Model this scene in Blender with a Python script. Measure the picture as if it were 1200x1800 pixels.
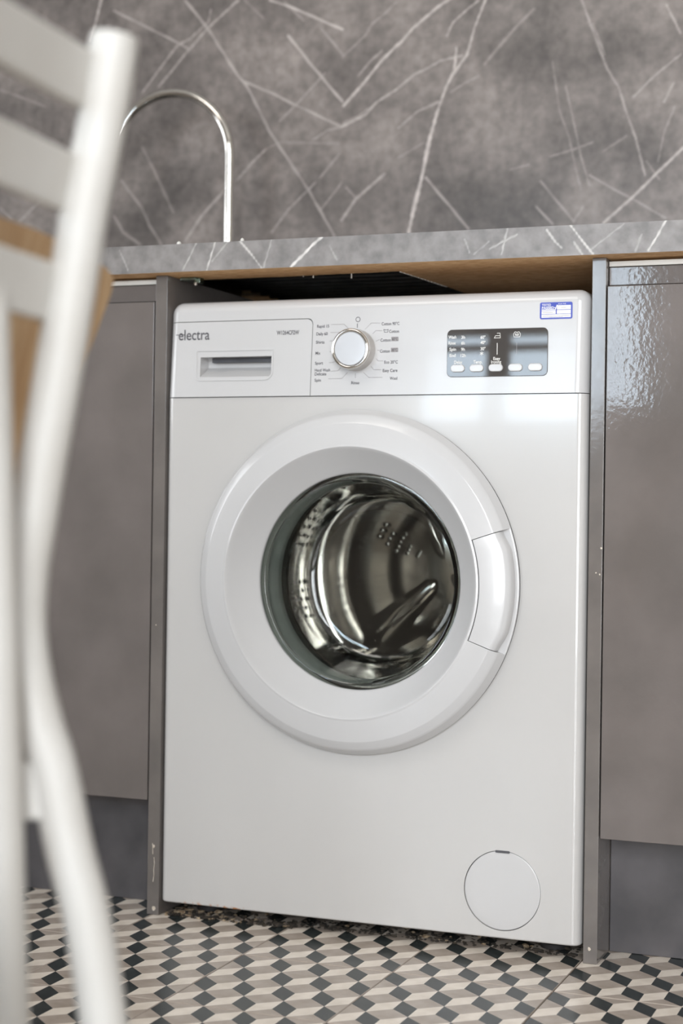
import bpy, bmesh, math, random
import numpy as np
from mathutils import Matrix, Vector
for o in list(bpy.data.objects): bpy.data.objects.remove(o, do_unlink=True)
scene = bpy.context.scene
COL = scene.collection
PI = math.pi
random.seed(7)

# ------------------------------------------------------------ camera
cam_data = bpy.data.cameras.new('camera')
cam = bpy.data.objects.new('camera', cam_data); COL.objects.link(cam)
R = Vector((0.942216, 0.334711, 0.014030)); U = Vector((-0.011909, -0.008387, 0.999894)); F = Vector((-0.334794, 0.942283, 0.003916))
cam.matrix_world = Matrix(((R.x, U.x, -F.x, 0.784836), (R.y, U.y, -F.y, -1.922410), (R.z, U.z, -F.z, 0.567707), (0, 0, 0, 1)))
cam_data.sensor_fit = 'VERTICAL'; cam_data.sensor_height = 36.0; cam_data.sensor_width = 24.0
cam_data.lens = 2767.9 / 1800 * 36.0
cam_data.shift_x = -169.67 / 1800; cam_data.shift_y = -18.57 / 1800
cam_data.clip_start = 0.05
cam_data.dof.use_dof = True
cam_data.dof.focus_distance = 1.93
cam_data.dof.aperture_fstop = 3.6
scene.camera = cam

# ------------------------------------------------------------ light
world = bpy.data.worlds.new('overcast_sky'); scene.world = world
world.use_nodes = True
wbg = world.node_tree.nodes['Background']
wbg.inputs[0].default_value = (0.80, 0.90, 1.0, 1); wbg.inputs[1].default_value = 1.0

def area(name, loc, rot, sx, sy, power, col):
    l = bpy.data.lights.new(name, 'AREA'); l.shape = 'RECTANGLE'; l.size = sx; l.size_y = sy
    l.energy = power; l.color = col
    o = bpy.data.objects.new(name, l); COL.objects.link(o); o.location = loc; o.rotation_euler = rot
    return o
# daylight entering by the window behind the camera and the one in the left wall, the ceiling lamp, and an added glazed door for fill
area('daylight_back', (-0.73, -3.34, 1.23), (PI/2, 0, 0), 0.95, 0.89, 46, (0.70, 0.86, 1.0))
area('fill_glazed_door', (1.24, -3.34, 1.13), (PI/2, 0, 0), 1.28, 2.16, 168, (0.93, 0.97, 1.0))  # unseen door behind the camera, added as low fill light
area('daylight_left', (-3.14, -1.25, 1.50), (PI/2, 0, -PI/2), 1.7, 1.5, 62, (0.93, 0.97, 1.0))
area('ceiling_glow', (-0.55, -1.55, 2.395), (0, 0, 0), 0.9, 0.9, 15, (1.0, 0.94, 0.87))
vs = scene.view_settings
vs.view_transform = 'Standard'; vs.look = 'None'; vs.gamma = 1.0; vs.use_curve_mapping = False
vs.exposure = -0.2

# ------------------------------------------------------------ helpers
def lin(c):
    return tuple((v/255/12.92 if v/255 <= .04045 else ((v/255+.055)/1.055)**2.4) for v in c)
def setp(b, **k):
    for n, v in k.items():
        b.inputs[n.replace('_', ' ')].default_value = v
def mat(name, rgb, rough=.5, metal=0., rgb2=None, scale=20., bump=0., bscale=80., detail=4., coat=0., contrast=(.35, .65), spec=.5, stretch=None):
    m = bpy.data.materials.new(name); m.use_nodes = True
    nt = m.node_tree; b = nt.nodes['Principled BSDF']
    c = lin(rgb) + (1,)
    b.inputs['Base Color'].default_value = c
    b.inputs['Roughness'].default_value = rough; b.inputs['Metallic'].default_value = metal
    b.inputs['Coat Weight'].default_value = coat; b.inputs['Coat Roughness'].default_value = .04
    b.inputs['Specular IOR Level'].default_value = spec
    tc = nt.nodes.new('ShaderNodeTexCoord'); out = tc.outputs['Object']
    if stretch:
        mp = nt.nodes.new('ShaderNodeMapping'); mp.inputs['Scale'].default_value = stretch
        nt.links.new(out, mp.inputs['Vector']); out = mp.outputs['Vector']
    if rgb2 is not None:
        n = nt.nodes.new('ShaderNodeTexNoise'); n.inputs['Scale'].default_value = scale; n.inputs['Detail'].default_value = detail
        nt.links.new(out, n.inputs['Vector'])
        r = nt.nodes.new('ShaderNodeValToRGB'); r.color_ramp.elements[0].position = contrast[0]; r.color_ramp.elements[1].position = contrast[1]
        r.color_ramp.elements[0].color = c; r.color_ramp.elements[1].color = lin(rgb2) + (1,)
        nt.links.new(n.outputs['Fac'], r.inputs['Fac']); nt.links.new(r.outputs['Color'], b.inputs['Base Color'])
    if bump:
        n2 = nt.nodes.new('ShaderNodeTexNoise'); n2.inputs['Scale'].default_value = bscale; n2.inputs['Detail'].default_value = 2.
        nt.links.new(out, n2.inputs['Vector'])
        bp = nt.nodes.new('ShaderNodeBump'); bp.inputs['Strength'].default_value = bump; bp.inputs['Distance'].default_value = .001
        nt.links.new(n2.outputs['Fac'], bp.inputs['Height']); nt.links.new(bp.outputs['Normal'], b.inputs['Normal'])
    return m
def stone(name, dark, mid, vein, rough, bump=0.):
    """marble laminate: cloudy grey with pale veins carried by the mesh attribute 'vein'"""
    m = mat(name, dark, rough, 0, mid, 7., bump, 500., 8., contrast=(.32, .68))
    nt = m.node_tree; b = nt.nodes['Principled BSDF']
    src = b.inputs['Base Color'].links[0].from_socket
    tc = [n for n in nt.nodes if n.bl_idname == 'ShaderNodeTexCoord'][0]
    n = nt.nodes.new('ShaderNodeTexNoise'); n.inputs['Scale'].default_value = 55.; n.inputs['Detail'].default_value = 6.
    nt.links.new(tc.outputs['Object'], n.inputs['Vector'])
    r = nt.nodes.new('ShaderNodeValToRGB'); r.color_ramp.elements[0].position = .3; r.color_ramp.elements[1].position = .7
    r.color_ramp.elements[0].color = (.74, .74, .74, 1); r.color_ramp.elements[1].color = (1.2, 1.2, 1.2, 1)
    nt.links.new(n.outputs['Fac'], r.inputs['Fac'])
    mu = nt.nodes.new('ShaderNodeMix'); mu.data_type = 'RGBA'; mu.blend_type = 'MULTIPLY'; mu.inputs['Factor'].default_value = 1.
    nt.links.new(src, mu.inputs['A']); nt.links.new(r.outputs['Color'], mu.inputs['B'])
    at = nt.nodes.new('ShaderNodeAttribute'); at.attribute_name = 'vein'
    mx = nt.nodes.new('ShaderNodeMix'); mx.data_type = 'RGBA'
    nt.links.new(at.outputs['Fac'], mx.inputs['Factor']); nt.links.new(mu.outputs['Result'], mx.inputs['A'])
    mx.inputs['B'].default_value = lin(vein) + (1,)
    nt.links.new(mx.outputs['Result'], b.inputs['Base Color'])
    return m

WORLD = {}
def wm(o):
    return WORLD.get(o.name, Matrix.Identity(4))
def link(o, parent=None):
    COL.objects.link(o)
    if parent is not None:
        o.parent = parent; o.matrix_parent_inverse = wm(parent).inverted()
    return o
def thing(name, loc, label, cat, group=None):
    o = bpy.data.objects.new(name, None); COL.objects.link(o); o.location = loc
    o.empty_display_size = .05
    WORLD[o.name] = Matrix.Translation(loc)
    return tag(o, label, cat, group)
def tag(o, label, cat, group=None):
    o['label'] = label; o['category'] = cat
    if group: o['group'] = group
    return o
def struct(o):
    o['kind'] = 'structure'; return o
def finish(me, mats, smooth=None):
    for m in (mats if isinstance(mats, (list, tuple)) else [mats]): me.materials.append(m)
    if smooth:
        me.shade_smooth(); me.set_sharp_from_angle(angle=math.radians(smooth))
def add(name, bm, mats, parent=None, smooth=None):
    me = bpy.data.meshes.new(name); bm.normal_update(); bm.to_mesh(me); bm.free()
    finish(me, mats, smooth)
    o = link(bpy.data.objects.new(name, me), parent)
    if smooth: weighted(o)
    return o
def weighted(o):
    w = o.modifiers.new('weighted_normal', 'WEIGHTED_NORMAL'); w.mode = 'FACE_AREA'; w.weight = 100; w.keep_sharp = True
def box_bm(x0, x1, y0, y1, z0, z1, bevel=0., seg=2, bm=None):
    own = bm is None
    bm2 = bmesh.new()
    bmesh.ops.create_cube(bm2, size=1.)
    bmesh.ops.scale(bm2, vec=(x1-x0, y1-y0, z1-z0), verts=bm2.verts)
    bmesh.ops.translate(bm2, vec=((x0+x1)/2, (y0+y1)/2, (z0+z1)/2), verts=bm2.verts)
    if bevel: bmesh.ops.bevel(bm2, geom=bm2.edges[:], offset=bevel, segments=seg, profile=.5, affect='EDGES')
    if own: return bm2
    merge(bm, bm2); return bm
def merge(bm, other, mi=None):
    me = bpy.data.meshes.new('tmp'); other.to_mesh(me); other.free()
    n = len(bm.faces)
    bm.from_mesh(me); bpy.data.meshes.remove(me)
    if mi is not None:
        bm.faces.ensure_lookup_table()
        for f in bm.faces[n:]: f.material_index = mi
def box(name, x0, x1, y0, y1, z0, z1, m, parent=None, bevel=0., seg=2):
    return add(name, box_bm(x0, x1, y0, y1, z0, z1, bevel, seg), m, parent, 35 if bevel else None)
def lathe_bm(prof, cx, cz, seg=96, a0=0., a1=2*PI, closed=False, rfun=None):
    """revolve (r, y) about the axis along Y through (cx, cz)"""
    bm = bmesh.new(); full = abs(a1-a0-2*PI) < 1e-6
    n = seg if full else seg+1
    rings = []
    for i in range(n):
        a = a0+(a1-a0)*i/seg
        ring = []
        for (r, y) in prof:
            rr = rfun(r, y, a) if rfun else r
            ring.append(bm.verts.new((cx+rr*math.cos(a), y, cz+rr*math.sin(a))))
        rings.append(ring)
    m = len(prof)
    for i in range(seg):
        A, B = rings[i], rings[(i+1) % n]
        for j in range(m if closed else m-1):
            k = (j+1) % m
            bm.faces.new((A[j], A[k], B[k], B[j]))
    if closed and not full:
        bm.faces.new(rings[0]); bm.faces.new(rings[-1][::-1])
    bmesh.ops.remove_doubles(bm, verts=bm.verts, dist=1e-6)
    bmesh.ops.recalc_face_normals(bm, faces=bm.faces)
    return bm
def tube_bm(pts, rad, seg=16, cap=True, bm=None):
    own = bm is None
    if own: bm = bmesh.new()
    pts = [Vector(p) for p in pts]; rads = rad if isinstance(rad, (list, tuple)) else [rad]*len(pts)
    rings = []; prev = None
    for i, p in enumerate(pts):
        t = (pts[min(i+1, len(pts)-1)]-pts[max(i-1, 0)]).normalized()
        if prev is None:
            ref = Vector((0, 0, 1)) if abs(t.z) < .9 else Vector((1, 0, 0))
            u = t.cross(ref).normalized()
        else:
            u = (prev-t*prev.dot(t)).normalized()
        prev = u; v = t.cross(u)
        rings.append([bm.verts.new(p+(u*math.cos(2*PI*k/seg)+v*math.sin(2*PI*k/seg))*rads[i]) for k in range(seg)])
    for A, B in zip(rings, rings[1:]):
        for k in range(seg): bm.faces.new((A[k], A[(k+1) % seg], B[(k+1) % seg], B[k]))
    if cap:
        bm.faces.new(rings[0][::-1]); bm.faces.new(rings[-1])
    if own: bmesh.ops.recalc_face_normals(bm, faces=bm.faces)
    return bm
def spline(pts, n=8):
    P = [Vector(p) for p in pts]; out = []
    for i in range(len(P)-1):
        a, b, c, d = P[max(i-1, 0)], P[i], P[i+1], P[min(i+2, len(P)-1)]
        for k in range(n):
            t = k/n
            out.append(.5*((2*b)+(c-a)*t+(2*a-5*b+4*c-d)*t*t+(3*b-a-3*c+d)*t**3))
    out.append(P[-1]); return out
def rounded(x0, x1, z0, z1, r, n=6):
    """rounded rectangle outline, r = radius or (bl, br, tr, tl)"""
    r = r if isinstance(r, (tuple, list)) else (r,)*4
    out = []
    for (cx, cz, a, q) in ((x0+r[0], z0+r[0], PI, r[0]), (x1-r[1], z0+r[1], 1.5*PI, r[1]), (x1-r[2], z1-r[2], 0, r[2]), (x0+r[3], z1-r[3], .5*PI, r[3])):
        for k in range(n+1):
            t = a+PI/2*k/n; out.append((cx+q*math.cos(t), cz+q*math.sin(t)))
    return out
def prism_bm(outline, y0, y1, bevel=0., seg=2):
    """outline in (x, z), front at y0, back at y1"""
    bm = bmesh.new()
    f = [bm.verts.new((x, y0, z)) for x, z in outline]; b = [bm.verts.new((x, y1, z)) for x, z in outline]
    n = len(outline); ff = bm.faces.new(f); bm.faces.new(b[::-1])
    for i in range(n): bm.faces.new((f[i], f[(i+1) % n], b[(i+1) % n], b[i]))
    bmesh.ops.recalc_face_normals(bm, faces=bm.faces)
    if bevel:
        bmesh.ops.bevel(bm, geom=list(ff.edges), offset=bevel, segments=seg, profile=.5, affect='EDGES')
    return bm
def frame_bm(outer, inner, y0, y1):
    bm = bmesh.new(); n = len(outer)
    rows = [[bm.verts.new((x, y, z)) for x, z in o] for o, y in ((outer, y1), (outer, y0), (inner, y0), (inner, y1))]
    for A, B in zip(rows, rows[1:]+rows[:1]):
        for i in range(n): bm.faces.new((A[i], A[(i+1) % n], B[(i+1) % n], B[i]))
    bmesh.ops.recalc_face_normals(bm, faces=bm.faces)
    return bm
def boolean(me_obj, cutter_bm, op):
    """apply a boolean to an object's mesh; the cutter is thrown away"""
    cm = bpy.data.meshes.new('cut'); cutter_bm.to_mesh(cm); cutter_bm.free()
    co = bpy.data.objects.new('cut', cm); COL.objects.link(co)
    me_obj.modifiers.clear()
    md = me_obj.modifiers.new('b', 'BOOLEAN'); md.operation = op; md.object = co; md.solver = 'EXACT'
    bpy.context.view_layer.update()
    new = bpy.data.meshes.new_from_object(me_obj.evaluated_get(bpy.context.evaluated_depsgraph_get()))
    old = me_obj.data; me_obj.modifiers.clear(); me_obj.data = new; new.name = me_obj.name
    bpy.data.meshes.remove(old); bpy.data.objects.remove(co); bpy.data.meshes.remove(cm)
    if len(new.materials) > 1:
        pass
def text(s, x, z, y, m, parent, width=None, size=None, bold=0., align='LEFT', name='lettering'):
    """flat print standing in the XZ plane, z = middle of the line"""
    cu = bpy.data.curves.new('t', 'FONT'); cu.body = s; cu.size = .01; cu.offset = bold
    o = bpy.data.objects.new('t', cu); COL.objects.link(o); bpy.context.view_layer.update()
    me = bpy.data.meshes.new_from_object(o.evaluated_get(bpy.context.evaluated_depsgraph_get()))
    bpy.data.objects.remove(o); bpy.data.curves.remove(cu)
    n = len(me.vertices); co = np.empty(n*3, np.float32); me.vertices.foreach_get('co', co); co = co.reshape(-1, 3)
    w = co[:, 0].max()-co[:, 0].min()
    k = (width/w) if width else size/.01
    kz = (size/.01) if size else k
    X = (co[:, 0]-co[:, 0].min())*k; Z = co[:, 1]*kz-.0035*kz
    if align == 'CENTER': X -= w*k/2
    out = np.stack([x+X, np.full(n, y), z+Z], -1).astype(np.float32)
    me.vertices.foreach_set('co', out.ravel()); me.name = name
    me.materials.clear(); me.materials.append(m)
    return link(bpy.data.objects.new(name, me), parent)
def strip_bm(lines, y, w):
    bm = bmesh.new()
    for pl in lines:
        for (a, b) in zip(pl, pl[1:]):
            d = Vector((b[0]-a[0], b[1]-a[1])).normalized(); n = Vector((-d.y, d.x))*w/2; e = d*w/2
            q = [(a[0]-e.x+n.x, a[1]-e.y+n.y), (a[0]-e.x-n.x, a[1]-e.y-n.y), (b[0]+e.x-n.x, b[1]+e.y-n.y), (b[0]+e.x+n.x, b[1]+e.y+n.y)]
            bm.faces.new([bm.verts.new((x, y, z)) for x, z in q])
    return bm
def vein_mask(px, pz, veins):
    """vein strength per grid point; px, pz are 1-D ascending coordinates"""
    out = np.zeros((len(pz), len(px)))
    rng = np.random.RandomState(3)
    for s, hw, pl in veins:
        ph = rng.rand(3)*6.28
        for (a, b) in zip(pl, pl[1:]):
            m = .004+hw*2
            i0, i1 = np.searchsorted(px, (min(a[0], b[0])-m, max(a[0], b[0])+m)); j0, j1 = np.searchsorted(pz, (min(a[1], b[1])-m, max(a[1], b[1])+m))
            if i1 <= i0 or j1 <= j0: continue
            X, Z = np.meshgrid(px[i0:i1], pz[j0:j1])
            dx, dz = b[0]-a[0], b[1]-a[1]; L2 = dx*dx+dz*dz
            t = np.clip(((X-a[0])*dx+(Z-a[1])*dz)/L2, 0, 1)
            wob = .0006*np.sin((X+Z*1.3)*310+ph[0])+.0005*np.sin((X*1.2-Z)*720+ph[1])
            d = np.abs(np.hypot(X-a[0]-t*dx, Z-a[1]-t*dz)+wob*.6)
            h = hw*(1+.25*np.sin((X-Z)*95+ph[2]))
            v = s*np.clip((h+.0011-d)/.0018, 0, 1)*(.85+.15*np.sin((X+Z)*160+ph[1]))
            out[j0:j1, i0:i1] = np.maximum(out[j0:j1, i0:i1], v)
    return out
def grid_mesh(name, xs, zs, y, m, veins, parent=None):
    nx, nz = len(xs), len(zs)
    X, Z = np.meshgrid(xs, zs)
    co = np.stack([X, np.full_like(X, y), Z], -1).reshape(-1, 3).astype(np.float32)
    i = np.arange(nx-1)[None, :]+nx*np.arange(nz-1)[:, None]
    f = np.stack([i, i+1, i+nx+1, i+nx], -1).reshape(-1, 4).astype(np.int32)
    me = bpy.data.meshes.new(name)
    me.vertices.add(len(co)); me.vertices.foreach_set('co', co.ravel())
    me.loops.add(f.size); me.loops.foreach_set('vertex_index', f.ravel())
    me.polygons.add(len(f)); me.polygons.foreach_set('loop_start', np.arange(len(f), dtype=np.int32)*4)
    me.update(calc_edges=True)
    at = me.attributes.new('vein', 'FLOAT', 'POINT')
    at.data.foreach_set('value', vein_mask(np.asarray(xs), np.asarray(zs), veins).ravel().astype(np.float32))
    me.materials.append(m)
    return link(bpy.data.objects.new(name, me), parent)

# ------------------------------------------------------------ materials
M = {}
M['wall_stone'] = stone('wall_stone', (95, 89, 86), (147, 138, 133), (205, 195, 190), .33)
M['top_stone'] = stone('worktop_stone', (124, 120, 118), (140, 136, 134), (222, 218, 214), .38)
M['paint'] = mat('wall_paint', (214, 208, 200), .8, 0, (206, 200, 192), 3.)
M['ceiling'] = mat('ceiling_paint', (232, 229, 224), .85, 0, (226, 223, 218), 3.)
M['white_frame'] = mat('window_frame_paint', (225, 225, 222), .35, 0, (215, 215, 212), 9.)
M['lacquer'] = mat('grey_gloss_lacquer', (104, 98, 95), .07, 0, (116, 109, 106), 9., bump=.11, bscale=150., detail=6., spec=.6)
M['lacquer_edge'] = mat('grey_panel_lacquer', (104, 99, 96), .13, 0, (117, 111, 107), 14., bump=.08, bscale=120., detail=6., spec=.6)
M['plinth'] = mat('plinth_slate', (76, 74, 76), .38, 0, (94, 91, 93), 14., detail=8.)
M['panel_dark'] = mat('panel_side', (80, 76, 73), .3, 0, (94, 89, 86), 10.)
M['carcass'] = mat('carcass_white', (222, 220, 214), .5, 0, (212, 209, 203), 12.)
M['chip'] = mat('bare_chipboard_spot', (215, 205, 192), .8, 0, (190, 178, 162), 200.)
M['chipboard'] = mat('raw_chipboard', (236, 196, 148), .85, 0, (212, 166, 118), 150., bump=.3, bscale=400., detail=8., stretch=(.5, 1., 1.))
M['white'] = mat('white_enamel', (196, 194, 192), .16, 0, (191, 189, 187), 3., coat=.35)
M['plastic'] = mat('white_plastic', (198, 197, 197), .22, 0, (194, 193, 193), 4., coat=.2)
M['body_side'] = mat('painted_steel_side', (196, 190, 184), .35, 0, (188, 182, 176), 6.)
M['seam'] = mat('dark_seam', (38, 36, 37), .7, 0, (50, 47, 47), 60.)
M['shadow_slot'] = mat('slot_grey', (70, 70, 74), .5, 0, (84, 84, 88), 30.)
M['knob_side'] = mat('frosted_grey_plastic', (188, 184, 180), .3, 0, (176, 172, 168), 30.)
M['chrome'] = mat('chrome', (225, 222, 218), .06, 1., (215, 212, 208), 8.)
M['tap'] = mat('tap_chrome', (226, 224, 220), .06, 1., (214, 211, 206), 12.)
M['screen'] = mat('smoked_display', (66, 62, 60), .02, 0, (74, 70, 67), 9., spec=.55)
M['ink'] = mat('grey_print', (72, 70, 74), .5, 0, (84, 82, 86), 90.)
M['line_ink'] = mat('thin_grey_print', (142, 138, 138), .5, 0, (152, 148, 148), 90.)
M['white_ink'] = mat('white_print', (226, 224, 220), .5, 0, (216, 214, 210), 90.)
M['sticker_blue'] = mat('sticker_blue', (62, 76, 168), .4, 0, (70, 84, 176), 60.)
M['sticker_white'] = mat('sticker_white', (226, 226, 226), .45, 0, (216, 216, 220), 60.)
M['rubber'] = mat('grey_rubber', (122, 127, 122), .5, 0, (110, 115, 110), 30.)
M['steel'] = mat('drum_steel', (192, 188, 183), .13, 1., (168, 164, 159), 12., detail=3.)
M['steel_dark'] = mat('perforation', (30, 28, 26), .35, .6, (44, 41, 38), 40.)
M['sink'] = mat('sink_steel', (120, 120, 118), .3, 1., (96, 96, 95), 25.)
M['zinc'] = mat('zinc_fitting', (150, 160, 150), .3, 1., (126, 140, 128), 90.)
M['rust'] = mat('rusty_edge', (150, 96, 48), .8, 0, (96, 62, 36), 120.)
M['grout'] = mat('floor_grout', (104, 84, 68), .9, 0, (72, 58, 48), 60.)
M['tile_light'] = mat('tile_cream', (238, 228, 216), .27, 0, (222, 211, 198), 38., detail=8.)
M['tile_taupe'] = mat('tile_taupe', (180, 168, 157), .27, 0, (164, 152, 141), 38., detail=8.)
M['tile_dark'] = mat('tile_charcoal', (38, 44, 45), .27, 0, (52, 58, 58), 70., detail=8.)
M['chair_paint'] = mat('white_chair_paint', (192, 190, 186), .48, 0, (185, 182, 177), 14., bump=.1, bscale=90.)
M['wood'] = mat('tan_plywood', (190, 160, 124), .5, 0, (168, 134, 96), 10., bump=.1, bscale=60., detail=6., stretch=(6., 6., .8))
M['crumb'] = mat('crumbs', (176, 160, 136), .9, 0, (120, 96, 70), 300.)
M['dirt_and_shade'] = mat('black_grime_and_shade', (36, 33, 31), .95, 0, (66, 58, 48), 200.)  # grime colour, also spread as painted shade under the machine
M['dial_white'] = mat('dial_cap_plastic', (198, 200, 204), .25, 0, (194, 196, 200), 9.)
# glass
def glass_mat(name, col, ior, rough=0.):
    m = bpy.data.materials.new(name); m.use_nodes = True; nt = m.node_tree
    b = nt.nodes['Principled BSDF']
    n = nt.nodes.new('ShaderNodeTexNoise'); n.inputs['Scale'].default_value = 30.
    r = nt.nodes.new('ShaderNodeValToRGB'); r.color_ramp.elements[0].color = lin(col)+(1,); r.color_ramp.elements[1].color = lin(tuple(min(255, c+4) for c in col))+(1,)
    nt.links.new(n.outputs['Fac'], r.inputs['Fac']); nt.links.new(r.outputs['Color'], b.inputs['Base Color'])
    b.inputs['Roughness'].default_value = rough; b.inputs['IOR'].default_value = ior; b.inputs['Transmission Weight'].default_value = 1.
    return m
M['glass'] = glass_mat('door_glass', (243, 247, 244), 1.47)
def pane_mat():
    m = bpy.data.materials.new('window_glass'); m.use_nodes = True; nt = m.node_tree
    nt.nodes.remove(nt.nodes['Principled BSDF']); out = [n for n in nt.nodes if n.bl_idname == 'ShaderNodeOutputMaterial'][0]
    t = nt.nodes.new('ShaderNodeBsdfTransparent'); t.inputs[0].default_value = (.95, .945, .945, 1)
    g = nt.nodes.new('ShaderNodeBsdfGlossy'); g.inputs['Roughness'].default_value = .02
    f = nt.nodes.new('ShaderNodeFresnel'); f.inputs[0].default_value = 1.45
    x = nt.nodes.new('ShaderNodeMixShader')
    nt.links.new(f.outputs[0], x.inputs[0]); nt.links.new(t.outputs[0], x.inputs[1]); nt.links.new(g.outputs[0], x.inputs[2]); nt.links.new(x.outputs[0], out.inputs[0])
    return m
M['pane'] = pane_mat()
def rusty(m):
    """orange specks along the bottom rim of the front panel (wear on the enamel itself)"""
    nt = m.node_tree; b = nt.nodes['Principled BSDF']; src = b.inputs['Base Color'].links[0].from_socket
    tc = nt.nodes.new('ShaderNodeTexCoord'); sx = nt.nodes.new('ShaderNodeSeparateXYZ'); nt.links.new(tc.outputs['Object'], sx.inputs[0])
    def ramp(sock, a, b_):
        q = nt.nodes.new('ShaderNodeMapRange'); q.inputs['From Min'].default_value = a; q.inputs['From Max'].default_value = b_
        nt.links.new(sock, q.inputs['Value']); return q.outputs['Result']
    n = nt.nodes.new('ShaderNodeTexNoise'); n.inputs['Scale'].default_value = 90.; nt.links.new(tc.outputs['Object'], n.inputs['Vector'])
    def mul(a, c):
        q = nt.nodes.new('ShaderNodeMath'); q.operation = 'MULTIPLY'; nt.links.new(a, q.inputs[0]); nt.links.new(c, q.inputs[1]); return q.outputs[0]
    k = mul(mul(ramp(sx.outputs['Z'], .0245, .0205), ramp(n.outputs['Fac'], .5, .6)), mul(ramp(sx.outputs['X'], -.27, -.25), ramp(sx.outputs['X'], -.14, -.18)))
    mx = nt.nodes.new('ShaderNodeMix'); mx.data_type = 'RGBA'; nt.links.new(k, mx.inputs['Factor']); nt.links.new(src, mx.inputs['A']); mx.inputs['B'].default_value = lin((176, 112, 50))+(1,)
    nt.links.new(mx.outputs['Result'], b.inputs['Base Color'])
M['front_enamel'] = mat('front_panel_enamel', (196, 194, 192), .16, 0, (191, 189, 187), 3., coat=.35)
rusty(M['front_enamel'])

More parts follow.
